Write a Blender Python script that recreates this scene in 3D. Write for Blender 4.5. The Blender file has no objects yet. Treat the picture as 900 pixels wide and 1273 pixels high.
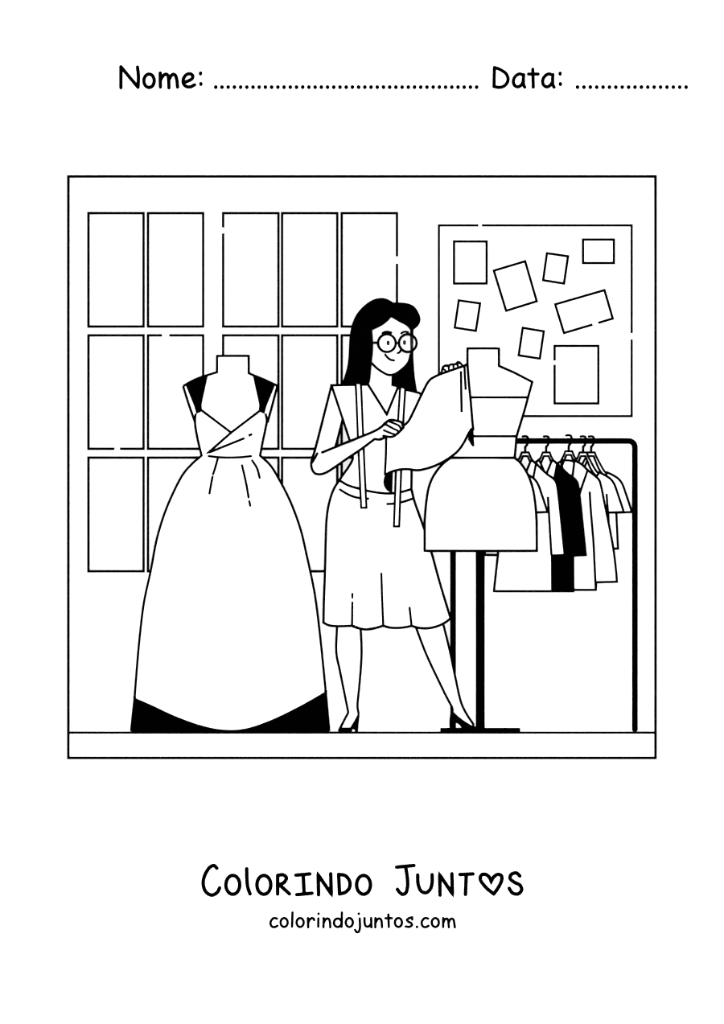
import bpy, bmesh, math
import numpy as np
from mathutils import Vector
from mathutils.bvhtree import BVHTree
from mathutils.geometry import delaunay_2d_cdt

S = 320.0            # drawing units per metre
CX, Z0 = 450.0, 909.8
C = bpy.context.scene.collection
def W(px, py, y=0.0): return Vector(((px-CX)/S, y, (Z0-py)/S))

# ------------------------------------------------------------------ materials
def mat(name, col, rough=0.8, spec=0.0, noise=0.0, scale=40.0):
    m = bpy.data.materials.new(name); m.use_nodes = True
    nt = m.node_tree; b = nt.nodes['Principled BSDF']
    b.inputs['Roughness'].default_value = rough
    b.inputs['Specular IOR Level'].default_value = spec
    b.inputs['Base Color'].default_value = (*col, 1)
    if noise:
        tc = nt.nodes.new('ShaderNodeTexCoord'); n = nt.nodes.new('ShaderNodeTexNoise')
        n.inputs['Scale'].default_value = scale
        r = nt.nodes.new('ShaderNodeValToRGB')
        r.color_ramp.elements[0].color = (*[c*(1-noise) for c in col], 1)
        r.color_ramp.elements[1].color = (*col, 1)
        nt.links.new(tc.outputs['Object'], n.inputs['Vector'])
        nt.links.new(n.outputs['Fac'], r.inputs['Fac'])
        nt.links.new(r.outputs['Color'], b.inputs['Base Color'])
    return m
M = dict(
    plaster=mat('white_plaster', (.92,.92,.92), .9, 0, .03, 25),
    paint=mat('white_paint', (.92,.92,.92), .7, 0, .02, 60),
    board=mat('white_board', (.92,.92,.92), .9, 0, .03, 120),
    paper=mat('white_paper', (.92,.92,.92), .9, 0, .02, 200),
    cotton=mat('white_cotton', (.92,.92,.92), .95, 0, .03, 300),
    linen=mat('white_linen', (.92,.92,.92), .95, 0, .03, 150),
    skin=mat('white_skin', (.92,.92,.92), .8, 0, .015, 30),
    ink=mat('black_ink', (.0002,)*3, 1, 0),
    blackcloth=mat('black_cloth', (.0002,)*3, 1, 0, .5, 200),
    blackmetal=mat('black_painted_steel', (.0002,)*3, .9, 0, .3, 80),
    hair=mat('black_hair', (.0002,)*3, 1, 0, .4, 100),
)
g = bpy.data.materials.new('clear_glass'); g.use_nodes = True
nt = g.node_tree; nt.nodes.clear()
o_ = nt.nodes.new('ShaderNodeOutputMaterial'); mx = nt.nodes.new('ShaderNodeMixShader')
tr = nt.nodes.new('ShaderNodeBsdfTransparent'); gl = nt.nodes.new('ShaderNodeBsdfGlossy')
gl.inputs['Roughness'].default_value = .6; mx.inputs[0].default_value = .003
nt.links.new(tr.outputs[0], mx.inputs[1])
nt.links.new(gl.outputs[0], mx.inputs[2]); nt.links.new(mx.outputs[0], o_.inputs[0])
M['glass'] = g
g = bpy.data.materials.new('milky_glass'); g.use_nodes = True      # frosted white window glass
nt = g.node_tree; nt.nodes.clear()
o_ = nt.nodes.new('ShaderNodeOutputMaterial'); mx = nt.nodes.new('ShaderNodeMixShader'); mx.inputs[0].default_value = .88
df_ = nt.nodes.new('ShaderNodeBsdfDiffuse'); df_.inputs[0].default_value = (.93,.93,.93,1)
tl = nt.nodes.new('ShaderNodeBsdfTranslucent'); tl.inputs[0].default_value = (.95,.95,.95,1)
nt.links.new(df_.outputs[0], mx.inputs[1]); nt.links.new(tl.outputs[0], mx.inputs[2]); nt.links.new(mx.outputs[0], o_.inputs[0])
M['milky'] = g

# ------------------------------------------------------------------ 2-D paths
def catmull(run, step, closed=False):
    p = [np.array(q[:2], float) for q in run]; n = len(p); out = []
    if n == 2 and not closed:
        k = max(1, int(np.linalg.norm(p[1]-p[0])/step+.999))
        return [p[0]+(p[1]-p[0])*i/k for i in range(k+1)]
    segs = n if closed else n-1
    for i in range(segs):
        p1, p2 = p[i % n], p[(i+1) % n]
        p0 = p[(i-1) % n] if closed or i > 0 else 2*p1-p2
        p3 = p[(i+2) % n] if closed or i+2 < n else 2*p2-p1
        d = lambda a, b: max(np.linalg.norm(a-b), 1e-6)**.5
        t0 = 0; t1 = t0+d(p0, p1); t2 = t1+d(p1, p2); t3 = t2+d(p2, p3)
        k = max(1, int(np.linalg.norm(p2-p1)/step+.999))
        for j in range(k):
            t = t1+(t2-t1)*j/k
            a1 = (t1-t)/(t1-t0)*p0+(t-t0)/(t1-t0)*p1
            a2 = (t2-t)/(t2-t1)*p1+(t-t1)/(t2-t1)*p2
            a3 = (t3-t)/(t3-t2)*p2+(t-t2)/(t3-t2)*p3
            b1 = (t2-t)/(t2-t0)*a1+(t-t0)/(t2-t0)*a2
            b2 = (t3-t)/(t3-t1)*a2+(t-t1)/(t3-t1)*a3
            out.append((t2-t)/(t2-t1)*b1+(t-t1)/(t2-t1)*b2)
    if not closed: out.append(p[-1])
    return out
def path(pts, closed=False, step=2.5):
    """points (x, y) are smooth, (x, y, 1) are corners"""
    n = len(pts); cor = [i for i, q in enumerate(pts) if len(q) > 2]
    if closed and not cor: return catmull(pts, step, True)
    out = []
    if closed:
        for a, i in enumerate(cor):
            j = cor[(a+1) % len(cor)]
            if j <= i: j += n
            out += catmull([pts[k % n] for k in range(i, j+1)], step)[:-1]
        return out
    idx = sorted(set([0]+cor+[n-1]))
    for i, j in zip(idx, idx[1:]): out += catmull(pts[i:j+1], step)[:-1]
    out.append(np.array(pts[-1][:2], float))
    return out
def K(*pts): return [(p[0], p[1], 1) for p in pts]
def ell(cx, cy, rx, ry, n=40):
    return [np.array((cx+rx*math.cos(2*math.pi*i/n), cy+ry*math.sin(2*math.pi*i/n))) for i in range(n)]
def rect(x0, y0, x1, y1): return K((x0, y0), (x1, y0), (x1, y1), (x0, y1))

def inside(poly, q):
    x, y = q[:, 0], q[:, 1]; r = np.zeros(len(q), bool); n = len(poly)
    for i in range(n):
        x1, y1 = poly[i]; x2, y2 = poly[(i+1) % n]
        c = ((y1 > y) != (y2 > y))
        with np.errstate(divide='ignore', invalid='ignore'):
            xi = (x2-x1)*(y-y1)/(y2-y1 if y2 != y1 else 1e-9)+x1
        r ^= c & (x < xi)
    return r
def bdist(poly, q, skip=None):
    d = np.full(len(q), 1e9); n = len(poly)
    for i in range(n):
        a, b = poly[i], poly[(i+1) % n]
        if skip and skip((a+b)/2): continue
        ab = b-a; L = max(ab @ ab, 1e-9)
        t = np.clip(((q-a) @ ab)/L, 0, 1)
        d = np.minimum(d, np.linalg.norm(q-(a+t[:, None]*ab), axis=1))
    return d
def extents(poly, y):
    xs = []; n = len(poly)
    for i in range(n):
        (x1, y1), (x2, y2) = poly[i], poly[(i+1) % n]
        if (y1 > y) != (y2 > y): xs.append(x1+(x2-x1)*(y-y1)/(y2-y1))
    return (min(xs), max(xs)) if len(xs) > 1 else None

# ------------------------------------------------------------------ mesh builder
class MB:
    def __init__(s): s.v, s.f, s.m = [], [], []
    def add(s, vs, fs, m):
        b = len(s.v); s.v += [tuple(q) for q in vs]
        for f in fs: s.f.append(tuple(i+b for i in f)); s.m.append(m)
    def box(s, x0, x1, y0, y1, z0, z1, m=0):
        vs = [(x, y, z) for x in (x0, x1) for y in (y0, y1) for z in (z0, z1)]
        s.add(vs, [(0,1,3,2),(4,6,7,5),(0,4,5,1),(2,3,7,6),(0,2,6,4),(1,5,7,3)], m)
    def pbox(s, px0, py0, px1, py1, y0, y1, m=0):
        a, b = W(px0, py1), W(px1, py0); s.box(a.x, b.x, y0, y1, a.z, b.z, m)
    def solid(s, pts, yc=0.0, e=.004, h='flat', D=.05, ratio=.55, ref=None, grid=6.0, cap=1e9,
              back=1.0, front=1.0, m=0, step=3.0, skip=None, bump=None, smooth=12):
        poly = pts if isinstance(pts[0], np.ndarray) else path(pts, True, step)
        poly = [np.array(p, float) for p in poly]
        A = np.array(poly); lo, hi = A.min(0), A.max(0)
        gx, gy = np.meshgrid(np.arange(lo[0]+grid*.4, hi[0], grid), np.arange(lo[1]+grid*.4, hi[1], grid*.87))
        gx[1::2] += grid/2
        q = np.stack([gx.ravel(), gy.ravel()], 1)
        q = q[inside(A, q)]
        if len(q): q = q[bdist(poly, q) > grid*.45]
        allp = [Vector(p) for p in poly]+[Vector(p) for p in q]
        res = delaunay_2d_cdt(allp, [], [list(range(len(poly)))], 1, 1e-4)
        P = np.array([tuple(v) for v in res[0]]); F = [tuple(f) for f in res[2]]
        H = np.zeros(len(P)); R = None
        if h == 'pillow':
            d = bdist(poly, P, skip)/S
            H = D*(1-np.exp(-d/D))
        elif h == 'lens':
            R = path(ref, True, step) if ref is not None and not isinstance(ref[0], np.ndarray) else (ref or poly)
            ys = np.array([p[1] for p in R]); ylo, yhi = ys.min()+.05, ys.max()-.05
            for i, (x, y) in enumerate(P):
                ex = extents(R, min(max(y, ylo), yhi))
                if ex:
                    c, r = (ex[0]+ex[1])/2, max((ex[1]-ex[0])/2, .5)
                    H[i] = ratio*r/S*max(0, 1-((x-c)/r)**2)
            H = cap*(1-np.exp(-H/cap)) if cap < 1e8 else H
        cnt = {}; nb = [set() for _ in P]
        for f in F:
            for a, b in zip(f, f[1:]+f[:1]):
                k = (min(a, b), max(a, b)); cnt.setdefault(k, []).append((a, b)); nb[a].add(b); nb[b].add(a)
        bnd = set()
        for k, e_ in cnt.items():
            if len(e_) == 1: bnd |= set(k)
        if h != 'flat':
            for _ in range(smooth):
                H2 = H.copy()
                for i in range(len(P)):
                    if i not in bnd and nb[i]: H2[i] = .5*H[i]+.5*np.mean([H[j] for j in nb[i]])
                H = H2
        if bump is not None: H = H+np.array([bump(x, y) for x, y in P])
        yf = np.array([yc(x, y) if callable(yc) else yc for x, y in P])
        n = len(P); vs = []
        for i, (x, y) in enumerate(P): vs.append(W(x, y, yf[i]-e-front*H[i]))
        for i, (x, y) in enumerate(P): vs.append(W(x, y, yf[i]+e+back*H[i]))
        fs = []
        for f in F:
            fs.append(f); fs.append(tuple(reversed([i+n for i in f])))
        for k, e_ in cnt.items():
            if len(e_) == 1:
                a, b = e_[0]; fs.append((b, a, a+n, b+n))
        s.add(vs, fs, m)
    def tube(s, P, r, closed=False, m=0, rnd=True, ns=8, flat=1.0):
        """swept round bar along 3-D points; sections lie across the path"""
        P = [Vector(p) for p in P]; n = len(P)
        rr = r if hasattr(r, '__len__') else [r]*n
        rings = []
        def tang(i):
            if closed: a, b = P[i]-P[i-1], P[(i+1) % n]-P[i]
            else:
                a = P[i]-P[i-1] if i > 0 else P[1]-P[0]
                b = P[i+1]-P[i] if i < n-1 else P[-1]-P[-2]
            a, b = a.normalized(), b.normalized(); t = a+b
            if t.length < 1e-6: t = a.copy()
            t.normalize()
            return t, 1/max(.45, t.dot(a))
        prev = None
        def frame(t):
            nn = Vector((-t.z, 0, t.x))
            if nn.length < .15: nn = Vector((1, 0, 0))
            nn.normalize(); bb = t.cross(nn).normalized()
            return nn, bb
        def ring(c, t, rad, sc=1.0):
            nn, bb = frame(t)
            return [c+nn*(rad*sc*math.cos(2*math.pi*k/ns))+bb*(rad*flat*math.sin(2*math.pi*k/ns)) for k in range(ns)]
        for i in range(n):
            t, sc = tang(i)
            if not closed and i == 0 and rnd:
                for a in (80, 50, 25):
                    rings.append(ring(P[0]-t*(rr[0]*math.sin(math.radians(a))), t, rr[0]*math.cos(math.radians(a))))
            rings.append(ring(P[i], t, rr[i], sc))
            if not closed and i == n-1 and rnd:
                for a in (25, 50, 80):
                    rings.append(ring(P[-1]+t*(rr[-1]*math.sin(math.radians(a))), t, rr[-1]*math.cos(math.radians(a))))
        vs = [q for R_ in rings for q in R_]; fs = []; k = len(rings)
        for i in range(k if closed else k-1):
            j = (i+1) % k
            for a in range(ns):
                b = (a+1) % ns; fs.append((i*ns+a, i*ns+b, j*ns+b, j*ns+a))
        if not closed:
            fs.append(tuple(reversed(range(ns)))); fs.append(tuple((k-1)*ns+a for a in range(ns)))
        s.add(vs, fs, m)
    def bvh(s, only=None):
        f = [q for q, m in zip(s.f, s.m) if only is None or m in only]
        return BVHTree.FromPolygons([Vector(q) for q in s.v], f)
    def ink(s, bvh, pts, w=2.6, closed=False, m=1, rnd=False, lift=0.0, yd=0.0):
        """a black cord of width w laid on the front of a surface"""
        Q = pts if isinstance(pts[0], np.ndarray) else path(pts, closed)
        w += .75; r = w/2/S; rp = w/2*.9; ys = []
        for q in Q:
            best = None
            for dx, dy in ((0,0),(rp,0),(-rp,0),(0,rp),(0,-rp),(.7*rp,.7*rp),(-.7*rp,.7*rp),(.7*rp,-.7*rp),(-.7*rp,-.7*rp)):
                p = W(q[0]+dx, q[1]+dy, -3)
                hit = bvh.ray_cast(p, Vector((0, 1, 0)))[0]
                if hit is not None and (best is None or hit.y < best): best = hit.y
            if best is None:
                nr = bvh.find_nearest(W(q[0], q[1], yd))[0]; best = nr.y if nr is not None else yd
            ys.append(best)
        n = len(ys); sm = []
        for i in range(n):
            if closed: win = [ys[(i+k) % n] for k in (-1, 0, 1)]
            else: win = [ys[j] for j in range(max(0, i-1), min(n, i+2))]
            sm.append(min(win))
        s.tube([W(q[0], q[1], y-lift-r*.1) for q, y in zip(Q, sm)], r, closed, m, rnd)
    def build(s, name, mats, parent=None, base=None):
        xs = np.array(s.v)
        if parent is not None: org = parent_world(parent)
        elif base is not None: org = Vector(base)
        else: org = Vector(((xs[:,0].min()+xs[:,0].max())/2, (xs[:,1].min()+xs[:,1].max())/2, xs[:,2].min()))
        me = bpy.data.meshes.new(name)
        me.from_pydata([tuple(Vector(q)-org) for q in s.v], [], s.f)
        for k in mats: me.materials.append(M[k])
        me.polygons.foreach_set('material_index', s.m)
        bm = bmesh.new(); bm.from_mesh(me); bmesh.ops.recalc_face_normals(bm, faces=bm.faces); bm.to_mesh(me); bm.free()
        me.polygons.foreach_set('use_smooth', [True]*len(me.polygons)); me.set_sharp_from_angle(angle=math.radians(38))
        me.update()
        o = bpy.data.objects.new(name, me); C.objects.link(o)
        if parent is not None: o.parent = parent
        else: o.location = org
        return o
def parent_world(o):
    v = Vector(o.location)
    while o.parent is not None: o = o.parent; v += Vector(o.location)
    return v
def tag(o, label=None, cat=None, group=None, kind=None):
    if label: o['label'] = label
    if cat: o['category'] = cat
    if group: o['group'] = group
    if kind: o['kind'] = kind
    return o
def thing(name, loc, label=None, cat=None, group=None, kind=None):
    o = bpy.data.objects.new(name, None); C.objects.link(o); o.location = loc; o.empty_display_size = .1
    return tag(o, label, cat, group, kind)
def struct(o): o['kind'] = 'structure'; return o

# ================================================================== THE ROOM
YF, YB = -1.0, 1.0                       # front edge of the floor, face of the back wall
FL, FT, FR, FB = 84.9, 219.3, 814.9, 942.2
# floor slab
b = MB(); b.pbox(FL, Z0, FR, FB, YF+.004, YB+.12); struct(b.build('floor', ['paint']))
b = MB(); b.pbox(FL-30, FT-30, FR+30, FT, YF+.05, YB+.12); struct(b.build('ceiling', ['plaster']))
b = MB(); b.pbox(FL-30, FT, FL, FB, YF+.05, YB+.12); struct(b.build('wall_left', ['plaster']))
b = MB(); b.pbox(FR, FT, FR+30, FB, YF+.05, YB+.12); struct(b.build('wall_right', ['plaster']))
# back wall, with the two window openings
w1 = (105.5, 260.5, 257.0, 714.5); w2 = (273.0, 260.5, 498.0, 714.5)
b = MB()
for r_ in ((FL, FT, FR, w1[1]), (FL, w1[3], FR, Z0), (FL, w1[1], w1[0], w1[3]), (w1[2], w1[1], w2[0], w1[3]), (w2[2], w1[1], FR, w1[3])):
    b.pbox(*r_, YB, YB+.12)
struct(b.build('wall_back', ['plaster']))
# wall around the opening, seen from the front
b = MB()
for r_ in ((-150, -200, 1050, FT), (-150, FB, 1050, 1480), (-150, FT, FL, FB), (FR, FT, 1050, FB)):
    b.pbox(*r_, YF, YF+.05)
struct(b.build('wall_front', ['plaster']))
# black edge trims
b = MB(); t = 1.8
b.pbox(FL-t, FT-t, FR+t, FT+t, YF-.006, YF+.01); b.pbox(FL-t, FB-t, FR+t, FB+t, YF-.006, YF+.01)
b.pbox(FL-t, FT+t, FL+t, FB-t, YF-.006, YF+.01); b.pbox(FR-t, FT+t, FR+t, FB-t, YF-.006, YF+.01)
struct(b.build('trim_1', ['ink']))
b = MB(); b.pbox(FL+t, Z0-.5, FR-t, Z0+2.5, YF-.004, YF+.004); struct(b.build('trim_2', ['ink']))

# windows: three rows of panes
rows = ((264.9, 406.0), (416.8, 558.0), (568.8, 710.2))
def window(name, opening, cols, gaps):
    root = thing(name, W((opening[0]+opening[2])/2, opening[3], YB+.03), kind='structure')
    f = MB()
    xs = [opening[0]]+[v for c in cols for v in c]+[opening[2]]
    for i in range(0, len(xs), 2): f.pbox(xs[i], opening[1], xs[i+1], opening[3], YB-.002, YB+.06)
    ys = [opening[1]]+[v for r in rows for v in r]+[opening[3]]
    for i in range(0, len(ys), 2): f.pbox(opening[0], ys[i], opening[2], ys[i+1], YB-.0015, YB+.055)
    h = 1.62
    def hl(y, x0, x1, key):
        segs = [(x0, x1)]
        if key in gaps: g0, g1 = gaps[key]; segs = [(x0, g0), (g1, x1)]
        for a, b_ in segs: f.pbox(a, y-h, b_, y+h, YB-.006, YB+.02, 1)
    def vl(x, y0, y1, key):
        segs = [(y0, y1)]
        if key in gaps: g0, g1 = gaps[key]; segs = [(y0, g0), (g1, y1)]
        for a, b_ in segs: f.pbox(x-h, a, x+h, b_, YB-.006, YB+.02, 1)
    gl_ = MB()
    for ci, (x0, x1) in enumerate(cols):
        for ri, (y0, y1) in enumerate(rows):
            hl(y0, x0-h, x1+h, (ci, ri, 't')); hl(y1, x0-h, x1+h, (ci, ri, 'b'))
            vl(x0, y0+h, y1-h, (ci, ri, 'l')); vl(x1, y0+h, y1-h, (ci, ri, 'r'))
            gl_.pbox(x0-1.5, y0-1.5, x1+1.5, y1+1.5, YB+.03, YB+.035)
    f.build('window_frame', ['paint', 'ink'], root)
    gl_.build('pane', ['milky'], root)
window('window_1', w1, ((109.9, 178.5), (183.9, 252.6)), {(1, 1, 't'): (201.6, 210.2), (0, 1, 'b'): (142.5, 149.0)})
window('window_2', w2, ((277.3, 346.2), (350.6, 419.3), (424.7, 493.5)), {(0, 0, 'l'): (282.9, 290.0), (2, 0, 'r'): (318.9, 327.7)})

# ================================================================== PINBOARD AND PAPERS
pb = thing('pinboard', W(665.4, 517.4, .99), 'large white pinboard hung on the back wall behind the clothes rack', 'pinboard')
b = MB(); b.pbox(545.6, 280.2, 785.2, 517.3, YB-.022, YB-.001); b.build('board_panel', ['board'], pb)
b = MB(); yb = YB-.024
for seg in (((545.6,517.3),(545.6,280.2),(594.8,280.2)), ((598.9,280.2),(785.2,280.2),(785.2,414.3)), ((785.2,421.6),(785.2,517.3),(545.6,517.3))):
    b.tube([W(x, y, yb) for x, y in seg], 1.55/S, rnd=False)
b.build('board_edging', ['ink'], pb)
papers = [
 ([(564.4,300.2),(604.9,300.2),(604.9,352.4),(564.4,352.4)], None, 'upright white sheet pinned in the upper left corner of the pinboard'),
 ([(613.9,336.5),(652.8,324.8),(667.2,374.5),(629.2,386.3)], None, 'large white sheet tilted to the left above the bare dress form'),
 ([(679.9,314.8),(706.1,318.6),(701.1,352.5),(675.2,348.3)], None, 'small tilted white note at top centre of the pinboard, left of the landscape card'),
 ([(724.8,297.8),(763.1,297.8),(763.1,327.0),(724.8,327.0)], None, 'small landscape white card pinned straight in the upper right corner of the pinboard'),
 ([(690.2,378.4),(751.4,360.7),(761.7,396.0),(701.1,414.0)], (2, (743.5,401.4), (736.7,403.4)), 'long landscape white sheet tilted uphill at the right side of the pinboard'),
 ([(570.3,373.4),(596.8,377.2),(591.5,411.3),(565.3,407.2)], None, 'small tilted white note near the left edge of the pinboard, above the raised hand'),
 ([(649.8,407.5),(676.0,411.9),(671.0,445.8),(644.8,441.7)], None, "small tilted white note just right of the bare dress form's neck"),
 ([(689.4,430.0),(743.8,430.0),(743.8,501.5),(689.4,501.5)], (3, (689.4,453.2), (689.4,448.4)), 'largest upright white sheet, low on the right of the pinboard above the rack'),
]
for q, gap, lab in papers:
    b = MB(); b.solid(K(*q), YB-.0255, .0015, grid=40)
    yk = YB-.028
    if gap is None: b.tube([W(x, y, yk) for x, y in q], 1.65/S, True, 1)
    else:
        i, a, c = gap; n = len(q)
        ring = [c]+[q[(i+1+k) % n] for k in range(n)]+[a]
        b.tube([W(x, y, yk) for x, y in ring], 1.65/S, False, 1, rnd=False)
    tag(b.build('paper_sheet', ['paper', 'ink']), lab, 'paper', 'papers pinned on the board')

# ================================================================== GOWN ON A DRESS FORM
YG = .05
form_l = K((269.8,442.4),(309.0,442.4),(309.0,463.6),(314.6,466.4),(327,471.4),(344.6,479.4),(338.5,503),(332.6,525.5),(329,535),(322.6,566.0),(322,640),(251,640),(251.2,566.0),(245,535),(241.6,525.5),(234.5,503),(227.7,479.8),(236,475.2),(246.1,470.4),(257.8,466.4),(269.8,462.4))
df = thing('dress_form', W(287, Z0, YG), 'white dress form with a short neck wearing the long gown', 'dress form')
b = MB(); b.solid(form_l, YG, .008, 'lens', ratio=.42, cap=.11, grid=6, smooth=20); bv = b.bvh()
b.ink(bv, K((242.4,524.5),(234.8,503),(227.6,480)) , 2.5)
b.ink(bv, [(227.6,480.2,1),(236,475.2),(246.1,470.4),(257.8,466.4),(269.8,462.7,1),(269.8,442.4,1),(309.1,442.4,1),(309.1,463.8,1),(314.6,466.4),(327,471.4),(344.7,479.6,1)], 2.5)
b.ink(bv, K((344.7,479.8),(338.6,503),(332.4,525.5)), 2.5)
b.build('bust', ['linen', 'ink'], df)
b = MB(); b.tube([W(287, 636, YG), W(287, 900, YG)], .016, m=0, rnd=False); b.build('pole', ['blackmetal'], df)
b = MB(); b.tube([W(287, 906, YG), W(287, Z0, YG)], [.15, .16], m=0, rnd=False, ns=24); b.build('base', ['blackmetal'], df)

gown = [(251.0,510.2,1),(287.3,537.6,1),(322.7,510.4,1),(330.1,514,1),(331.6,523),(329.9,533),(326.5,549),(323.3,566.3,1),(336,578.5),(348,598),(361.5,625),(373.5,658),(381,689.5),(388.5,724),(391.9,743),(397.6,788),(405,860),(409.3,909.8,1),
        (162.8,909.8,1),(167.4,866),(173.4,794),(178.6,751),(181.5,736),(187.5,709),(195,670),(204,640),(214.5,614.5),(228,589),(240,575.5),(250.6,566.4,1),(246.4,549),(242.9,530),(242.4,521),(243.6,514,1)]
hemc = [(404.8,859.4),(369,879.5),(336,895.2),(309,904.6),(291,907.2),(270,906),(246,900.3),(216,889.2),(189,876.6),(167.3,867.2)]
gw = thing('evening_gown', W(287, Z0, YG), 'floor length white sleeveless gown with black straps and hem standing before the window', 'dress')
def cut(poly, keep_top):      # split the gown outline along the hem curve
    hc = path(hemc)           # right to left
    P_ = path(gown, True)
    body = [p for p in P_ if p[1] < (859.4 if p[0] > 290 else 867.2)-1]
    k = next(i for i in range(len(body)) if body[i][0] > 290 and body[(i+1) % len(body)][0] < 290 and body[i][1] > 800)
    if keep_top: return body[:k+1]+hc+body[k+1:]
    return hc[::-1]+[np.array((409.3,909.8)), np.array((162.8,909.8))]
gpoly = path(gown, True)
b = MB(); b.solid(cut(gown, True), YG, .012, 'lens', ratio=.52, ref=gpoly, grid=9, cap=.5, smooth=30); bv = b.bvh()
b.ink(bv, [(405.2,863),(404.9,860),(397.6,788),(391.9,743),(388.5,724),(381,689.5),(373.5,658),(361.5,625),(348,598),(336,578.5),(323.3,566.3,1),(326.5,549),(329.9,533),(331.6,523),(330.1,514)], 2.5)
b.ink(bv, [(243.6,514),(242.4,521),(242.9,530),(246.4,549),(250.6,566.4,1),(240,575.5),(228,589),(214.5,614.5),(204,640),(195,670),(187.5,709),(181.5,736),(178.6,751),(173.4,794),(167.4,866),(167.2,869)], 2.5)
b.ink(bv, K((251.1,510.4),(287.3,537.8)), 2.5); b.ink(bv, K((322.7,510.8),(287.3,537.8),(258.6,563.0),(303.7,544.8)), 2.5)
b.ink(bv, K((308.8,541.7),(313,539.8)), 2.5)
for st in ([(259.5,567.0),(272,568.4),(285,568.8),(300,568.3),(312,567.0)], [(270.9,569.5),(267,583),(264.9,589.4)], [(264.2,592.6),(261.8,605),(260.4,613.4)],
           [(300.9,578.5),(306,601),(309,618.2)], [(309.9,623.2),(311.1,628.6)], [(313.5,572.5),(319.5,582),(322.8,594)]):
    b.ink(bv, st, 2.4, rnd=True)
b.build('gown_body', ['cotton', 'ink'], gw)
b = MB(); b.solid(cut(gown, False), YG, .012, 'lens', ratio=.52, ref=gpoly, grid=9, cap=.5)
bv = b.bvh(); b.ink(bv, [(404.9,860),(407.2,885),(409.2,909)], 2.5); b.ink(bv, [(167.3,867.6),(165,889),(163,909)], 2.5)
tag(b.build('hem_band', ['blackcloth', 'ink'], gw), 'black curved hem band')
for sg in (1, -1):
    f = lambda x: x if sg > 0 else 2*286.35-x
    b = MB()
    b.solid(K(*[(f(x), y) for x, y in ((258.6,466.2),(251.2,500),(250.6,504),(251.4,511.2),(244.0,514.6),(241.4,505),(231.0,479.6),(236,475.2),(246.1,470.4))]),
            lambda x, y: YG-.012-.0012*min(abs(x-227), abs(345-x)), .018, 'flat', grid=5)
    tag(b.build('strap', ['blackcloth'], gw), 'black shoulder strap')

# ================================================================== BARE DRESS FORM
YD = -.22
bf = thing('dress_form', W(597, Z0, YD), 'bare white dress form on a black pole, behind the held cloth', 'dress form')
bust = K((581.1,433.1),(620.2,433.1),(620.2,454.9),(639.4,463.3),(661.6,474.8),(652,510),(642.1,542.3),(639.8,569.2),(560.5,569.2),(559.2,542.3),(550,510),(541.5,478),(562,464.3),(581.1,455.5))
b = MB(); b.solid(bust, YD, .01, 'lens', ratio=.5, cap=.14, grid=6, smooth=20); bv = b.bvh()
b.ink(bv, bust, 2.6, True)
b.ink(bv, K((546,494.0),(656,494.0)), 2.5); b.ink(bv, K((559,542.3),(642.5,542.3)), 2.5)
b.build('bust', ['linen', 'ink'], bf)
hip = [(560.1,569.0,1),(639.4,569.0,1),(646,574.6),(655.5,588.7),(662.1,606.7),(665.3,625.6),(667.0,648,1),(667.3,684.8,1),(527.9,684.8,1),(527.9,648.2,1),(529.8,625.6),(532.9,606.7),(538.5,592.5),(549.7,577.4)]
b = MB(); b.solid(hip, YD, .012, 'lens', ratio=.5, cap=.3, grid=6); bv = b.bvh(); b.ink(bv, hip, 2.6, True)
b.build('hip_block', ['linen', 'ink'], bf)
b = MB(); b.tube([W(597, 682, YD), W(597, 905, YD)], 5.75/S, rnd=False, ns=16); tag(b.build('pole', ['blackmetal'], bf), 'black pole')
b = MB(); b.tube([W(597, 904.7, YD), W(597, 905.4, YD), W(597, Z0, YD)], [49.2/S, 49.8/S, 49.8/S], rnd=False, ns=48)
tag(b.build('base', ['blackmetal'], bf), 'flat round black base')

# ================================================================== CLOTHES RACK
YR = .5
rk = thing('clothes_rack', W(676, Z0, YR), 'black tubular clothes rack with rounded corner standing under the pinboard', 'clothes rack')
R3 = 3.7/S
def corner(cx, cy, r, a0, a1): return [W(cx+r*math.cos(math.radians(a)), cy+r*math.sin(math.radians(a)), YR) for a in np.linspace(a0, a1, 9)]
b = MB(); b.tube(corner(571, 556, 7.8, 180, 270)+[W(600, 548.2, YR)]+corner(781.4, 556, 7.8, 270, 360), R3, rnd=False, ns=16); b.build('rail', ['blackmetal'], rk)
for x in (563.2, 789.2):
    b = MB(); b.tube([W(x, 554.8, YR), W(x, Z0-2, YR)], R3, rnd=False, ns=16); b.build('post', ['blackmetal'], rk)
    b = MB(); b.tube([W(x, Z0-3.4, YR-.22), W(x, Z0-3.4, YR+.22)], R3, ns=16); b.build('foot', ['blackmetal'], rk)

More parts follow.
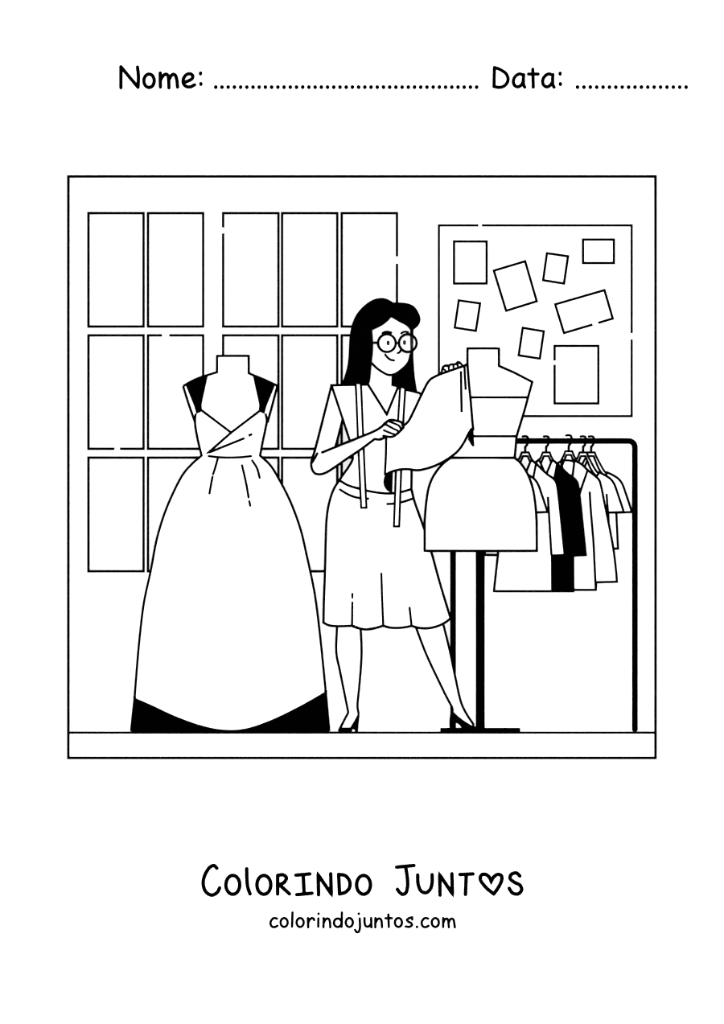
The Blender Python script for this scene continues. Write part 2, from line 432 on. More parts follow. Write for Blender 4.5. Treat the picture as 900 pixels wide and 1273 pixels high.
SH = .6                                   # everything on the rail hangs turned, right side to the front
def hy(hx, off=0.0): return lambda x, y: YR-(x-hx)/S*SH+off
hangers = [(630.0, 0, 'white coat hanger behind the bare dress form, holding the leftmost tee'),
           (652.9, 0, 'white coat hanger nearest the bare dress form, holding the white long-sleeved top'),
           (678.9, 0, 'white coat hanger holding the black top'),
           (706.9, -1.4, 'white coat hanger in the middle of the rail, its hook sitting highest'),
           (724.8, 0, 'white coat hanger second from the right end of the rail'),
           (734.9, 0, 'white coat hanger at the right end of the row on the rail')]
hroot = None
for hx, dy, lab in hangers:
    if hroot is None:
        hroot = thing('coat_hanger', W(hx, 548.2, YR), lab, 'hanger', 'hangers on the rack')
        frame = [(-4.2,562.4,1),(4.4,562.4,1),(6.4,567.5),(9.2,573),(12.6,579.5),(17,586.3),(24,592),(32,597,1),(30,599.6,1),(21,594.5),(14,589.2),(9.6,582.8),(6.6,576),(4.0,569.5),(2.9,567.0,1),
                 (-2.7,567.0,1),(-3.8,569.5),(-6.4,576),(-9.4,582.8),(-13.8,589.2),(-20.8,594.5),(-29.8,599.6,1),(-31.8,597,1),(-23.8,592),(-16.8,586.3),(-12.4,579.5),(-9,573),(-6.2,567.5)]
        fp = [(q[0]+hx,)+tuple(q[1:]) for q in frame]
        b = MB(); b.solid(fp, hy(hx), .0015, 'flat', grid=4); bv = b.bvh(); b.ink(bv, fp, 2.1, True)
        b.build('hanger_frame', ['paint', 'ink'], hroot)
        b = MB(); q = [(0,562.6,0),(0,558,0),(.2,555.2,0),(2.2,553.2,-.008),(3.4,549,-.0165),(3.5,545,-.0135),(2.4,542.8,-.006),(0,542.3,.004),(-3.0,542.7,.012)]
        b.tube([W(hx+x, y, YR+yy) for x, y, yy in q], 1.6/S, ns=8); tag(b.build('hook', ['blackmetal'], hroot), 'black wire hook')
        o = hroot
    else:
        o = hroot.copy(); C.objects.link(o); o['label'] = lab
        for ch in list(hroot.children):
            c = ch.copy(); C.objects.link(c); c.parent = o
        o.location = W(hx, 548.2+dy, YR)

def tee(hx, lab):
    r = [(20,587.2,1),(26,590.1),(34.2,595.5),(38.7,601.8),(43.5,615),(49.8,634.0,1),(50.2,636.6,1),(31.2,637.2,1),(33.3,682.0,1)]
    l = [(-p[0],)+tuple(p[1:]) for p in reversed(r)]
    poly = [(p[0]+hx,)+tuple(p[1:]) for p in r+l+[(-17,591.5),(0,595),(17,591.5)]]
    b = MB(); b.solid(poly, hy(hx, -.012), .002, 'pillow', D=.003, grid=5); bv = b.bvh(); b.ink(bv, poly, 2.4, True)
    for s in (1, -1): b.ink(bv, K((hx+s*29.2,613.8),(hx+s*31.0,637.2)), 2.3)
    return tag(b.build('tee_shirt', ['cotton', 'ink']), lab, 'shirt', 'clothes on the rack')
def longsleeve(hx, body, lab, collar_white):
    r = [(7.9,571.5,1),(13.3,576.2),(19.2,582),(27.2,589.5),(34.1,594.3),(37.8,598.5),(39.6,604),(41.5,618),(45,651),(49.0,689.9,1),(33.2,690.6,1),(33.5,735.0,1)]
    l = [(-p[0]-1.6,)+tuple(p[1:]) for p in reversed(r)]
    l[0] = (-38.9,735.0,1); l[1] = (-34.0,690.0,1)
    V = [(-7.6,574.6,1),(-.6,591.5,1),(6.2,574.6,1)]
    poly = [(p[0]+hx,)+tuple(p[1:]) for p in r+l+V]
    root = thing('long_sleeved_top', W(hx, 735, YR), lab, 'top', 'clothes on the rack')
    b = MB(); b.solid(poly, hy(hx, -.018), .004, 'pillow', D=.006, grid=5); bv = b.bvh(); b.ink(bv, poly, 2.4, True)
    b.ink(bv, K((hx+28.2,617.5),(hx+32.6,690.5)), 2.4); b.ink(bv, K((hx-31,640),(hx-34.0,690)), 2.4)
    b.build('top_body', [body, 'ink'], root)
    cp = [(6.2,574.6),(7.9,571.8),(13.3,576.6),(10.0,594.3),(-.6,612),(-11.4,594.3),(-14.6,576.6),(-9.2,571.8),(-7.6,574.6),(-.6,591.5)]
    cp = K(*[(x+hx, y) for x, y in cp])
    b = MB(); b.solid(cp, hy(hx, -.030), .003, grid=5); bv = b.bvh(); b.ink(bv, cp, 2.2, True)
    o = b.build('collar', ['cotton', 'ink'], root)
    if body != 'cotton': tag(o, 'white collar')
tee(630.0, 'short-sleeved white tee half hidden behind the bare dress form')
longsleeve(652.9, 'cotton', 'white long-sleeved top beside the bare dress form, its hem the longest on the left', True)
longsleeve(679.1, 'blackcloth', 'black long-sleeved top hanging between two white ones', True)
# the wide white coat-like top
hx = 706.9
cr = [(7.4,572.3,1),(13.1,575.4),(18.1,579),(23.4,584.3),(32.8,591.7),(38,597),(39.6,601.5),(44.8,627),(49.3,648.8),(55.3,681),(58.7,707.8),(60.0,723.2,1),(34.0,723.9,1),(33.7,733.3,1)]
cl = [(-p[0],)+tuple(p[1:]) for p in reversed(cr)]
root = thing('long_sleeved_top', W(hx, 733, YR), 'wide white long-sleeved top just right of the black top', 'top', 'clothes on the rack')
A_ = [(p[0]+hx,)+tuple(p[1:]) for p in cr+cl+[(-9.2,575.0,1),(-7.6,583,1),(0,606,1),(4.8,592.5,1),(7.0,574.4,1)]]
b = MB(); b.solid(A_, hy(hx, -.014), .003, 'pillow', D=.005, back=0, grid=5)
B_ = [(p[0]+hx,)+tuple(p[1:]) for p in cr[:6]+[(30,720,1),(-30,720,1)]+cl[-6:]+[(-4,572.4),(2,572.6)]]
bv = b.bvh(); b.ink(bv, A_, 2.4, True)
for s in (1, -1): b.ink(bv, K((hx+s*26.1,611),(hx+s*27.2,630),(hx+s*30.9,674.4),(hx+s*33.7,733)), 2.4)
b.ink(bv, K((730.4,584.8),(723.6,604.5),(720.5,614)), 2.4)
b.build('front_panel', ['cotton', 'ink'], root)
b = MB(); b.solid(B_, hy(hx, .009), .002, grid=5); bv = b.bvh(); b.ink(bv, [(hx-7.4,572.4),(hx-4,572.2),(hx+2,572.6),(hx+7.4,574.2)], 2.2)
b.build('back_panel', ['cotton', 'ink'], root)
tee(724.8, 'short-sleeved white tee second from the right end of the rack')
tee(734.9, "short-sleeved white tee at the right end of the rack, touching the post")

# ================================================================== THE PERSON
YP = .06
pr = thing('person', W(468, Z0, YP), 'person with long black hair and round glasses in white blouse and skirt', 'person')
B = MB()
def cap(p, r, ns=12): B.tube([W(*q) for q in p], [x/S for x in r], ns=ns)
# head with a small nose, neck and trunk
head = [(462.0,452),(469.6,458.9),(480.9,465.6),(486,466.2),(491.5,464.8),(499.8,459.2),(507.4,451),(511.0,441),(512,424),(510.5,402),(503,386),(487,379),(470,384),(460.5,400),(458.5,425)]
nose = lambda x, y: .012*math.exp(-((x-496.5)/4)**2-((y-434)/6)**2)
YH = YP-.05
B.solid(head, YH, .012, 'pillow', D=.085, grid=4, bump=nose)
B.solid([(455,440,1),(492,440,1),(490,470),(493,486),(488,515),(462,515),(454,486),(457,470)], YP-.012, .012, 'pillow', D=.045, grid=4)
trunk = [(456,474),(490,474),(506,485),(515,495),(512,520),(508,560),(508,600),(520,640),(528,690),(545,730,1),(505,745,1),(470,705),(450,745,1),(412,740,1),(416,690),(420,630),(432,600),(444,572),(440,545),(433,520),(424,495),(436,483)]
B.solid(trunk, YP, .012, 'pillow', D=.055, grid=6)
# near arm, forearm and fist
SC = lambda v: min(1, max(0, v))
def ya(x, y):
    return YP+.0-.135*SC((y-522)/50)-.30*SC((x-400)/86)*max(SC((y-535)/25), SC((x-428)/14)*SC((y-512)/8))
arm = [(412.2,479.0,1),(402,520),(391.7,558.7),(387.0,575),(389.3,585.9),(395.6,589.5),(404,588.0),(417.3,579.7),(429.8,571.1),(448.4,558.7),(465.6,545.8),(471.8,546.5),(477.4,544.6),(483,542.5),
       (490,537),(490,527),(483,522.6),(479.4,525.9),(471.8,532.2),(462.4,537.2),(450,542.3),(434.4,548.6),(417.3,555.6,1),(426.2,522,1),(431,512),(429,495),(424,484)]
B.solid(arm, ya, .006, 'pillow', D=.032, grid=4)
YK = -.40
for p, r in (((( 484.6,526.2,YK+.01),(491,526.2,YK-.015),(496.5,528.0,YK-.018),(499,529.8,YK-.004),(497.5,531,YK+.012)), (3.4,3.2,2.9,2.5,2.2)),
             ((( 483.0,530.0,YK+.008),(490,531.2,YK-.02),(494.5,533.2,YK-.022),(496.5,534.4,YK-.006),(494.5,535,YK+.012)), (3.5,3.3,3.0,2.5,2.2)),
             ((( 481.0,534.6,YK+.006),(487,535.8,YK-.02),(491,537.6,YK-.022),(492.8,538.6,YK-.006),(491,539,YK+.012)), (3.5,3.2,2.9,2.5,2.2)),
             ((( 479.6,538.8,YK+.006),(484.5,540,YK-.014),(488,540.8,YK-.016),(489.4,541,YK-.004),(488,541.4,YK+.01)), (3.0,2.8,2.6,2.3,2.0)),
             ((( 476,541,YK+.02),(482,541,YK+.035),(489,537,YK+.04),(494,533,YK+.036)), (3.6,3.4,3.0,2.5))):
    cap(p, r)
# far arm behind the cloth and its hand at the top edge
cap(((512,501,YP),(518,525,YP-.09),(523,549,YP-.22),(533,528,YP-.33),(547,492,YP-.45),(553,477,YP-.452)), (9,9,9.5,9,7,6), 14)
YQ = -.372
B.solid([(549,465),(553,459),(560,456.5),(570,455),(573.5,458),(571,470),(560,482),(551,484)], YQ, .004, 'pillow', D=.012, grid=3)
for p, r in ((((556,468,YQ),(555,461.5,YQ-.004),(554.8,458.0,YQ-.014),(555,459.6,YQ-.024)), (2.9,2.9,2.8,2.4)),
             (((561.5,466,YQ),(561,459.6,YQ-.004),(560.8,456.4,YQ-.015),(561,458.4,YQ-.026)), (2.9,2.9,2.8,2.4)),
             (((567,464,YQ),(566.5,458,YQ-.004),(566.2,455.4,YQ-.014),(566.4,457,YQ-.024)), (2.8,2.8,2.7,2.3)),
             (((571,463,YQ),(571.2,456.6,YQ-.002),(571.3,453.8,YQ-.010),(571.6,455.4,YQ-.019)), (2.6,2.5,2.3,2.0)),
             (((551,476,YQ),(549.8,468,YQ+.002),(551.5,462.4,YQ-.01)), (3.1,2.8,2.2))):
    cap(p, r)
# legs and feet
B.solid([(414,700,1),(455,700,1),(449,775),(449.4,806),(448.6,826),(446.2,855),(444.3,879),(446,888),(441,897,1),(436.5,906,1),(422,906.5,1),(433.0,885.6,1),(427,856),(422,831),(418.2,812),(418.6,780)], YP-.01, .006, 'pillow', D=.045, grid=5)
B.solid([(495,700,1),(537,700,1),(551.5,779),(558.9,808),(566.2,843),(573.2,874),(579.4,887),(589,902,1),(585.9,903.6,1),(574,895.4),(564,886,1),(563.6,881.8,1),(557,870),(546.7,849.2),(529.6,812.6),(517.5,781)], YP-.01, .006, 'pillow', D=.045, grid=5)
me = bpy.data.meshes.new('tmp'); me.from_pydata(B.v, [], B.f)
bm = bmesh.new(); bm.from_mesh(me); bmesh.ops.recalc_face_normals(bm, faces=bm.faces); bm.to_mesh(me); bm.free()
to = bpy.data.objects.new('tmp', me); C.objects.link(to)
md = to.modifiers.new('r', 'REMESH'); md.mode = 'VOXEL'; md.voxel_size = .0036
md = to.modifiers.new('s', 'SMOOTH'); md.factor = .5; md.iterations = 3
bpy.context.view_layer.update()
ev = to.evaluated_get(bpy.context.evaluated_depsgraph_get()); rm = bpy.data.meshes.new_from_object(ev)
B = MB(); B.v = [tuple(v.co) for v in rm.vertices]; B.f = [tuple(p.vertices) for p in rm.polygons]; B.m = [0]*len(B.f)
bpy.data.objects.remove(to); bpy.data.meshes.remove(rm)
bv = B.bvh()
I = lambda pts, w=2.6, closed=False, rnd=True: B.ink(bv, pts, w, closed, 1, rnd, yd=YH)
I([(462.4,451.6),(469.6,458.6),(480.9,465.4),(486,466.1),(491.5,464.6),(499.8,459.0),(507.4,450.8),(510.4,441)], 2.4)
I([(475.6,414.2),(478,412.9),(482,412.4),(486.4,413.6)], 2.4); I([(498.7,414.4),(501.5,412.7),(504,412.3),(507.2,412.9)], 2.0)
I([(498.3,432.6),(498.0,435.6),(496.4,438.2),(494.4,438.9)], 2.2); I([(478.9,440.9),(482.4,445.1),(486,447.4),(489.6,448.1)], 2.4)
for ex, ey in ((482.5,426.4),(502.6,425.8)):
    h = bv.ray_cast(W(ex, ey, -3), Vector((0, 1, 0)))[0]
    B.tube([W(ex, ey-1.0, h.y-.001), W(ex, ey+1.0, h.y-.001)], 2.1/S, m=1, ns=12)
I([(412.2,479.0),(402,519),(391.7,558.7),(387.2,574),(387.6,582),(391,588),(396.6,589.6),(404,588.0),(417.3,579.9),(429.8,571.1),(448.4,558.7),(465.6,545.8,1),(468.5,546.2),(471.8,546.4),(477.2,544.5)])
I([(394.4,563.6),(391.6,569.2),(388.2,575)], 2.4)
I([(400.4,562.4),(417.3,555.6),(434.4,548.6),(450,542.3),(462.4,537.2),(471.8,532.2),(479.2,525.9),(482.7,522.8),(486.7,521.9),(495,523.6),(499,525.0),(500.6,528.3),(501.5,531.4,1),(497.8,535.6),(492.8,540),(489,542.6),(482.8,543.1),(476.4,541.8)])
I(K((425.9,521.3),(417.3,555.2)))
I([(484,524.0),(490.5,526.6),(496.4,529.6),(498.2,533.0)], 2.2); I([(480.5,528.1),(487,531.8),(494.2,535.3)], 2.2); I([(477.1,534.8),(484,537.8),(490.6,540)], 2.2)
I([(548.2,464.4),(551,456.4),(552.6,454.8),(558,454.4),(560.3,453.0),(563.7,453.0),(567.4,452.2),(571.1,450.8),(574.6,453.9)], 2.2)
I([(551.6,459.2),(553.4,460.2),(554.4,462.8)], 2.0); I([(558.2,455.4),(557.8,458),(558.6,460.6)], 2.0); I([(563.8,453.8),(563.6,456.2),(564.4,458.6)], 2.0); I([(568.8,452.6),(569,455),(570,456.8)], 2.0)
I([(419.1,776),(418.2,812),(422,831),(427,856),(433.0,885.6,1),(421.4,908.0)], 2.5, rnd=False)
I([(448.0,778),(449.4,806),(448.8,826),(446.4,855),(444.4,879),(446,888)], 2.5, rnd=False)
I([(516.4,778),(529.6,812.6),(546.7,849.2),(557,870),(562.6,880)], 2.5, rnd=False)
I([(550.2,773),(558.9,808),(566.2,843),(573.4,874),(579.6,887),(589.2,901.4)], 2.5, rnd=False)
B.build('body', ['skin', 'ink'], pr)
# shoes
b = MB(); b.solid(K((446.2,885.5),(447.2,889.6),(445.9,900),(445.2,909.7),(441.1,909.7),(440.7,907.0),(438.4,906.8),(437.2,909.7),(421.2,909.7),(419.6,908.4),(424.2,904.3),(435.4,904.3),(440,896.6),(444,888.9)), YP-.03, .03, 'flat', grid=4)
tag(b.build('shoe', ['blackcloth'], pr), 'black heeled shoe')
b = MB(); b.solid(K((560.6,877.4),(563.4,880.2),(564.3,881.8),(563.8,885.0),(569.6,890.4),(577.3,896.2),(585.9,901.6),(588.8,901),(591.6,903.6),(592.4,909.7),(574.2,909.7),(573.2,904),(571.6,901.6),(568.8,899.5),(566.8,898.9),(566.8,909.7),(558.9,909.7),(558.3,898.8),(558.7,891.8),(560.0,886.3)), YP-.03, .03, 'flat', grid=4)
tag(b.build('shoe', ['blackcloth'], pr), 'black heeled shoe')
# blouse
bl = [(412.1,479.1,1),(457.4,478.0,1),(480.8,515.2,1),(494.2,482.6,1),(508,485.2),(521.2,488.6,1),(523.2,490,1),(522.6,496,1),(516.5,520),(512.5,560),(511.6,590),(511.3,612,1),(486,617),(456,614),(432,607),(421.8,597.5,1),(425.1,592.1),(432.9,581.2),(438.2,571.5),(438.4,567,1),(434.9,547.8,1),(425.9,520.5,1)]
b = MB(); b.solid(bl, YP-.01, .046, 'pillow', D=.05, grid=5); bvb = b.bvh(); b.ink(bvb, [bl[15]]+bl[16:]+bl[:10]+[(511.3,607.5)], 2.6)
b.build('blouse', ['cotton', 'ink'], pr)
# skirt
wb = [(421.8,597.0),(432,603),(448,607.8),(456,610),(474,613),(486,613.4),(499,611.6),(511.4,608.0)]
sk = [(421.8,597.0,1)]+wb[1:-1]+[(511.4,608.0,1),(514.7,621.8),(521,640),(528.3,660.5),(536,685.6),(546,722),(560.0,768.8,1),(553,774),(542,779),(530,781.2),(520,780.4),(511.6,778,1),(503,779.8),(494,780.6),(484,780),(476.4,777.8,1),(464,781.4),(454,782.4),(446,781),(437.6,778,1),(418,778.4),(408,777),(402.2,774,1),(402.6,750),(404,710),(405,670),(406,646),(409,626),(415,608)]
b = MB(); b.solid(sk, YP, .06, 'lens', ratio=.42, grid=6, cap=.12); bvs = b.bvh(); b.ink(bvs, sk, 2.6, True)
for st, w in ((K((474,711.8),(475,745),(476.4,777.6)), 2.4), (K((438.1,737),(438,744.2)), 2.3), (K((438,747.8),(437.6,777.6)), 2.3), (K((509,754.2),(511.6,777.6)), 2.4),
              ([(422,608.2),(430,613.2),(440,617.6),(450,619.6),(459,620)], 2.5), ([(480.2,626.6),(490,626),(502,623.6),(513.6,619.6)], 2.5)):
    b.ink(bvs, st, w)
b.build('skirt', ['cotton', 'ink'], pr)
# hair
hr = [(424.9,477,1),(428.8,465.8),(431.9,453.3),(433.4,437.8),(433.9,425.3),(435,413.7),(437.3,403.6),(442.8,391.1),(451.3,381),(460.7,374),(468.4,370.9),(476.2,370.4),(482.4,372.1),(488.7,375.9,1),(498,375.9),(507.3,377.1),(514.3,380.2),(519.8,387.2),(522.9,396),(521.6,402.5),(518.6,406.4),(514.2,410.0,1),(514.0,422.2),(514.0,437.8),(514.4,450.2),(515.9,468.9),(518.6,486.6,1),(486.3,479.8,1),(486.8,465.8,1)]
face_r = [(491.8,464.6),(499.6,459.4),(507,451.4),(509.8,444.4),(510.0,437.8),(509.8,422.2),(509.8,410.2,1),(505.8,405.4),(494.9,399.5),(486.4,394.4,1),(479.3,401.7),(470,407.2),(462.7,410.4,1),(463.7,422.2),(463.8,434.7),(462.7,447),(462.0,453.3),(460.9,465.8),(459.9,474),(458.5,478.0,1)]
b = MB(); b.solid(hr+face_r, YH-.05, .05, 'pillow', D=.03, grid=3, back=.5)
b.solid([q for q in hr if q != (486.8,465.8,1)]+[(458.5,478.0,1)], YH+.08, .03, 'pillow', D=.07, grid=6, front=0)
b.build('hair', ['hair'], pr)
# glasses
YL = YH-.125
gr = thing('glasses', W(494, 426, YL)); gr.parent = pr; gr.location = W(494, 426, YL)-Vector(pr.location)
gr_loc = W(494, 426, YL)
b = MB()
for cx in (480.9, 506.9): b.tube([W(x, y, YL) for x, y in ell(cx, 426.5, 11.0, 11.0)], 1.65/S, True)
b.tube([W(491.8,426.4,YL), W(496,426.4,YL)], 1.3/S)
b.tube([W(470,426,YL), W(465.5,426,YL+.002), W(461.5,426,YL+.09)], 1.3/S)
b.build('frame', ['ink'], gr)
for cx in (480.9, 506.9):
    b = MB(); b.solid(ell(cx, 426.5, 10.6, 10.6), YL, .0008, grid=6); b.build('lens', ['glass'], gr)
for ch in gr.children: ch.name = {'frame': 'spectacle_frame'}.get(ch.name, ch.name)

# ================================================================== MEASURING TAPE round the neck
def front(*trees):
    def f(x, y):
        best = None
        for t_ in trees:
            for dx in (-4, 0, 4):
                h = t_.ray_cast(W(x+dx, y, -3), Vector((0, 1, 0)))[0]
                if h is not None and (best is None or h.y < best): best = h.y
        return (best if best is not None else YP-.08)-.006
    return f
fy = front(bvb, bvs)
mt = thing('measuring_tape', W(470, 654, YP-.15), "white measuring tape hung round the person's neck, both ends over the skirt", 'measuring tape')
b = MB()
for q in ([(441.6,476),(442.1,479),(445,545),(447,590),(449.0,631.2)], [(497.4,480),(497.2,484),(494.9,522.4),(492.1,588),(489.7,654.4)]):
    wd = 6.5
    L = path(q, False, 4); yy = [fy(p[0]+wd/2, p[1]) for p in L]
    yy = [min(yy[max(0, i-3):i+4]) for i in range(len(yy))]
    yy = [sum(yy[max(0, i-3):i+4])/len(yy[max(0, i-3):i+4]) for i in range(len(yy))]
    ly = np.array([p[1] for p in L])
    yfun = lambda x, y, ly=ly, yy=yy: float(np.interp(y, ly, yy))
    rail_l = L; rail_r = [p+np.array((wd, 0)) for p in L]
    ring = rail_l+rail_r[::-1]
    b.solid(ring, yfun, .001, grid=4); bvt = b.bvh([0])
    b.ink(bvt, [np.array(p) for p in rail_l]+[np.array(p) for p in (rail_r[::-1])], 2.2, False)
    b.ink(bvt, K((q[-1][0]-1, q[-1][1]), (q[-1][0]+wd+1, q[-1][1])), 2.2)
# the loop behind the neck, under the hair
loop = [W(445,477,YP-.09), W(448,472,YP-.03), W(455,468,YP+.04), W(472,464,YP+.062), W(489,468,YP+.04), W(497,474,YP-.03), W(500.6,481,YP-.09)]
vs = []
for p in loop: vs += [p+Vector((0, 0, .009)), p+Vector((0, 0, -.009)), p+Vector((.001, .0015, -.009)), p+Vector((.001, .0015, .009))]
fs = [(0,1,2,3), tuple(len(vs)-4+k for k in (3,2,1,0))]
for i in range(len(loop)-1):
    for a in range(4): fs.append((i*4+a, i*4+4+a, i*4+4+(a+1) % 4, i*4+(a+1) % 4))
b.add(vs, fs, 0)
b.build('tape_ribbon', ['paper', 'ink'], mt)

# ================================================================== THE CLOTH she holds up
YC = -.405
def yc_(x, y):
    return YC+.010*math.sin((x-500)/15.0)*SC((y-480)/60)
cl_ = [(581.0,452.6,1),(577.3,454.6),(562,460),(546.2,465.7),(539.5,468.9),(533.8,472.9),(523,492.8),(515.1,509.5),(508.1,523.2),(504.6,527.0),(500.6,529.8,1),(492,537,1),(480.2,541,1),(479.8,564.4),(478.5,590.6,1),(485.8,586.7),(492,584.7),(499,583.4),(507.6,583.2),(515.3,584.3),(520,584.5),(528,583),(538.3,579.8),(549.7,574.6),(560.1,568.1),(569.8,559.8),(577.3,549.0),(582,539.6),(585.9,533.4,1),(588.2,533.4,1),(587.2,524),(585.1,499),(582.8,475.8)]
ct = thing('cloth', W(530, 590, YC), 'draped white cloth held up by the person before the bare dress form', 'cloth')
b = MB(); b.solid(cl_, yc_, .003, grid=5); bv = b.bvh()
n_ = [q for q in cl_]
b.ink(bv, n_[14:]+n_[:11], 2.7); b.ink(bv, K((480.2,541),(479.8,564.4),(478.5,590.6)), 2.5)
b.ink(bv, K((573,461.2),(573.3,486),(573.9,512.6)), 2.6); b.ink(bv, K((577.3,455),(578.0,470),(578.9,484.8)), 2.5)
b.build('cloth_sheet', ['cotton', 'ink'], ct)
b = MB(); b.solid([(478.0,590.8,1),(484,587),(488.6,585.6,1),(488.2,597),(487.8,613.4,1),(482.6,611),(478.4,606.4),(476.4,600)], lambda x, y: yc_(x, y)+.012, .003, grid=4)
tag(b.build('underside_fold', ['blackcloth'], ct), 'black underside of the lower left corner')
b = MB(); b.solid([(586.2,533.0,1),(588.6,532.6,1),(589.2,545),(589.9,554.8,1),(587.4,555.2),(583.6,549.6),(581.6,546.6,1),(583.4,539)], lambda x, y: yc_(x, y)+.008, .003, grid=4)
tag(b.build('underside_fold', ['blackcloth'], ct), 'black underside of the right corner')

# ================================================================== LETTERING ON THE FRONT WALL
def strokes(b, lst, w):
    for s in lst:
        closed = False
        if isinstance(s, tuple) and s[0] == 'o': s = ell(*s[1:]); closed = True
        elif isinstance(s, tuple) and s[0] == 'd':        # dot
            _, x, y, rx, ry = s
            b.tube([W(x, y-(ry-rx)-.01, YF-.003), W(x, y+(ry-rx)+.01, YF-.003)], (rx+.4)/S, ns=12, flat=.7); continue
        L = s if isinstance(s[0], np.ndarray) else path(s, False, 1.2)
        b.tube([W(p[0], p[1], YF-.003) for p in L], (w/2+.4)/S, closed, rnd=True, ns=10, flat=.7)
def lettering(name, letters, w, label, cat='lettering'):
    xs = [p for l in letters for s in l for p in ([s[1:3]] if isinstance(s, tuple) else [q[:2] for q in s])]
    root = thing(name, W(sum(p[0] for p in xs)/len(xs), max(p[1] for p in xs), YF-.003), label, cat)
    for l in letters:
        b = MB(); strokes(b, l, w); b.build('letter', ['ink'], root)
def sh(l, dx, dy=0): return [tuple([s[0], s[1]+dx, s[2]+dy]+list(s[3:])) if isinstance(s, tuple) else [(q[0]+dx, q[1]+dy)+tuple(q[2:]) for q in s] for s in l]
la = [[(650.6,93.2),(645.5,91.9),(640.6,95),(638.2,100.3),(639.4,105.8),(643.7,108),(648,105.6),(650.8,100.5)], [(651.0,92.6),(650.5,100.3),(651,105.8),(652.4,108.4)]]
lettering('name_heading', [
  [K((150.3,109),(150.3,83)), K((150.3,83),(171.5,108.5)), [(171.6,108.3),(172.1,95),(170.9,83.3)]],
  [('o',185.3,100.4,6.4,8.3)],
  [K((199.1,90.8),(199.4,108.2)), [(199.6,99.5),(202.5,94.5),(206,92.2),(208.7,93.6),(209.6,99),(210,109.2)], [(210,99.5),(212.5,94.5),(215.5,92.3),(218.2,94),(219.9,100.3),(220.7,108.4)]],
  [[(229,102.4),(234,100.6),(239,97.4),(239.5,93.8),(236,91.6),(231.5,93),(228.2,97.6),(227.8,103.2),(231,107.2),(236.7,108.0),(241.9,105.4)]],
  [('d',249.3,91.3,1.95,2.5)], [('d',249.7,104.4,1.95,2.5)]], 3.9, 'black heading word Nome with its colon at top left of the front wall')
lettering('date_heading', [
  [K((614.6,83.8),(614.1,107.6)), [(614.6,83.8),(622.5,86.8),(629.2,91.8),(631.6,98.3),(629.6,104.2),(625,107.8),(619.7,108.6),(614.1,107.6)]],
  la, [K((662.3,86.0),(662.9,108.4)), K((657,92.1),(669,92.1))], sh(la, 36.4),
  [('d',696.3,91.6,1.95,2.5)], [('d',696.6,104.5,1.95,2.5)]], 3.7, 'black heading word Data with its colon at top right of the front wall')
def dots(x0, x1, n, label):
    root = thing('dotted_line', W((x0+x1)/2, 110.4, YF-.003), label, 'dotted line', 'dotted writing lines on the front wall')
    first = None
    for i in range(n):
        x = x0+(x1-x0)*i/(n-1)
        if first is None:
            b = MB(); strokes(b, [('d', x, 108.3, 2.15, 2.3)], 4); first = b.build('dot', ['ink'], root); continue
        c = first.copy(); C.objects.link(c); c.parent = root; c.location.x = (x-x0)/S
dots(268.2, 592.5, 43, 'long row of black dots after the word Nome')
dots(717.9, 852.9, 18, 'short row of black dots after the word Data')
O = lambda x: [('o', x, 1100, 8.6, 11.7)]
lettering('title_lettering', [
  [[(269.6,1079.4),(266,1076),(260.8,1078.2),(254.4,1088.6),(252.6,1099.2),(256,1108.8),(263.2,1112.8),(270,1109.4),(273,1103.8)]],
  O(289.4), [[(306.7,1080),(306.9,1092),(308,1103),(310.8,1111.2)]], O(328.0),
  [K((345.1,1111.4),(345.1,1088.2)), [(345.1,1088.2),(352,1087.6),(356,1091.2),(353.5,1096.6),(346.3,1100.4)], K((347.6,1100),(359.8,1111.2))],
  [K((367.8,1088.0),(385.2,1086.4)), K((376.9,1087.5),(378.1,1111.4)), K((369,1112.2),(387.8,1110.4))],
  [K((396,1112.4),(395.5,1087.5),(411.8,1111.4),(411.1,1086.2))],
  [K((420.9,1087.2),(422.1,1111.2)), [(420.9,1087.0),(429.2,1088.6),(434.6,1095.4),(434.4,1103.6),(429.4,1109.2),(422.1,1111.4)]], O(451.9),
  [K((493,1078.0),(514.6,1075.9)), [(504.3,1077.4),(506.4,1092),(506.6,1102),(504.4,1110),(500.4,1111.8),(496.4,1109),(494,1105.5)]],
  [[(519.2,1087.7),(519.8,1099),(523.4,1107.6),(529.4,1109.8),(534.8,1105.6),(537,1098.2),(537.2,1087.3)]],
  [K((547,1112.8),(546.6,1087.5),(562.4,1111.2),(561.7,1086.2))],
  [K((571.8,1087.2),(588,1086.4)), K((579.6,1087.3),(578.6,1112))],
  [[(613.8,1111.4,1),(603.4,1102.6),(596.9,1092.4),(599,1087.4),(604.2,1087.2),(608.4,1090.7),(610.6,1095.6,1),(613.8,1090.2),(618.7,1087),(623.2,1088.6),(623.6,1094.3),(619.7,1102.9),(613.8,1111.4,1)]],
  [[(646.2,1089),(641.8,1085.2),(635.6,1087),(634,1092),(639.4,1096.8),(646.6,1100.6),(648.4,1106.4),(644.2,1111.2),(637.2,1110.2),(632.9,1104.3)]]],
  4.2, 'large black hand-drawn two-word title with a heart, centred below the room')
c_ = [[(344.3,1142),(340.6,1141.2),(337.2,1144.2),(336.2,1148.2),(338.3,1152),(342.2,1152.3),(344.8,1150.8)]]
o2 = lambda x: [('o', x, 1146.8, 4.4, 5.5)]
nn = [K((402.3,1141.2),(402.1,1152.8)), [(402.6,1147.2),(404.2,1143.6),(406.8,1141.8),(409.2,1143),(410.2,1147.4),(410.5,1152.8)]]
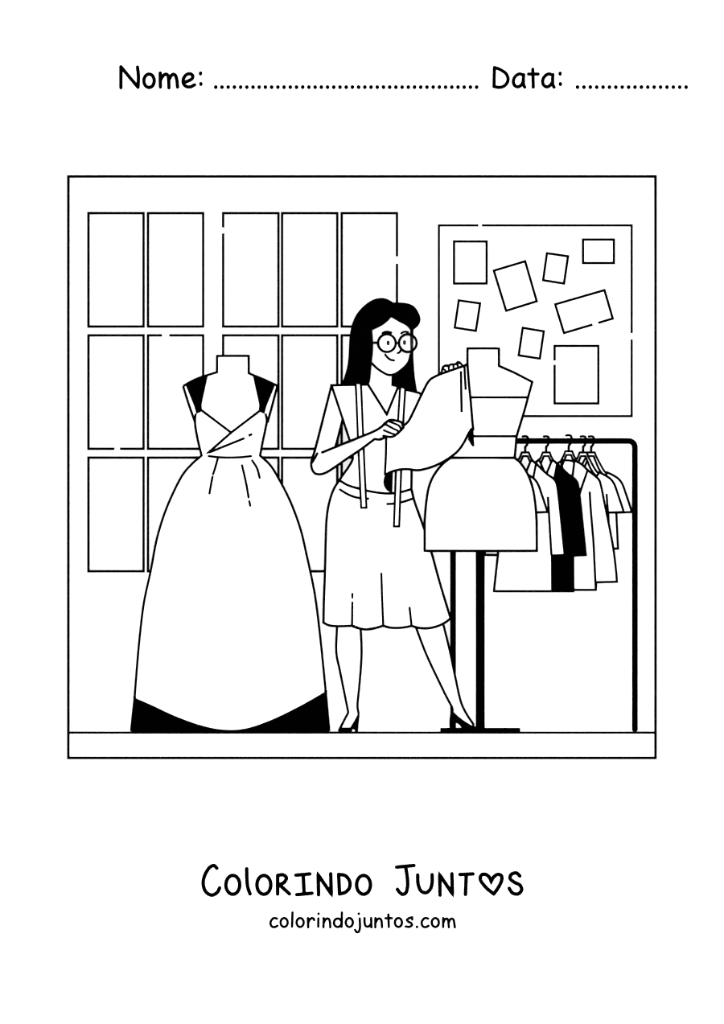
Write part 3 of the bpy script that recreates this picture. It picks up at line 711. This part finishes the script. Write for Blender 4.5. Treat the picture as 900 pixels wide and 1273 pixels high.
lettering('address_lettering', [
  c_, o2(353.2), [K((363.6,1134.4),(363,1152.0))], o2(373.1),
  [K((382.8,1141.4),(383.1,1152.8)), [(383.1,1147.2),(385,1143.2),(387.6,1141.4),(389.8,1142),(390.4,1143.8)]],
  [K((395.8,1141.7),(395.6,1152)), ('d',396,1135.9,1.5,1.52)], nn,
  [('o',419.8,1147.1,4.7,5.2), K((425,1134.4),(424.7,1152.2))], o2(434.2),
  [[(447.1,1141.8),(447.4,1153.5),(446,1158.2),(443.6,1158.9),(441.3,1156)], ('d',446,1135.9,1.5,1.52)],
  [[(453.2,1141.2),(453.3,1147.4),(455.0,1151.6),(458.5,1151.7),(461.2,1148.4)], K((461.3,1141.2),(461.7,1152.8))],
  sh(nn, 64.4), [K((482.8,1136.8),(483.3,1152.4)), K((479.2,1141.5),(487.2,1141.4))], o2(495.3),
  [[(512.4,1143.2,1),(512.2,1140.4,1),(508.6,1141.4),(505.9,1143.4),(507.3,1145.6),(511.3,1147.7),(512.1,1150),(509.3,1152.1),(504.4,1151.8)]],
  [('d',518.4,1152.2,1.6,1.62)], sh(c_, 187.9), o2(541.1),
  [K((550.9,1141.2),(550.9,1152.4)), [(551.2,1147),(553,1143),(555.2,1142),(556.8,1143.2),(557.5,1147.4),(558,1152.8)], [(557.8,1147),(559.6,1143),(561.6,1141.9),(563.5,1143),(564.6,1147.4),(565.4,1152.8)]]],
  2.7, 'small black web address in rounded letters under the title')

# ================================================================== CAMERA, LIGHT
cam = bpy.data.cameras.new('camera'); co = bpy.data.objects.new('camera', cam); C.objects.link(co)
cam.type = 'ORTHO'; cam.ortho_scale = 1273/S; cam.sensor_fit = 'AUTO'
co.location = W(450, 636.5, -8); co.rotation_euler = (math.pi/2, 0, 0); cam.clip_end = 50
bpy.context.scene.camera = co
wd = bpy.data.worlds.new('overcast_sky'); bpy.context.scene.world = wd; wd.use_nodes = True
bg = wd.node_tree.nodes['Background']; bg.inputs[0].default_value = (1, 1, 1, 1); bg.inputs[1].default_value = 1.8
sun = bpy.data.lights.new('daylight', 'SUN'); sun.energy = 8; sun.angle = math.radians(9)
so = bpy.data.objects.new('daylight', sun); C.objects.link(so); so.rotation_euler = (math.radians(89), 0, math.radians(-.7)); so.location = (-1, -6, 4)
sc = bpy.context.scene
sc.view_settings.view_transform = 'Standard'; sc.view_settings.look = 'None'
sc.view_settings.gamma = 1; sc.view_settings.use_curve_mapping = False; sc.view_settings.exposure = -0.62
sc.cycles.max_bounces = 10; sc.cycles.diffuse_bounces = 8; sc.cycles.transparent_max_bounces = 16
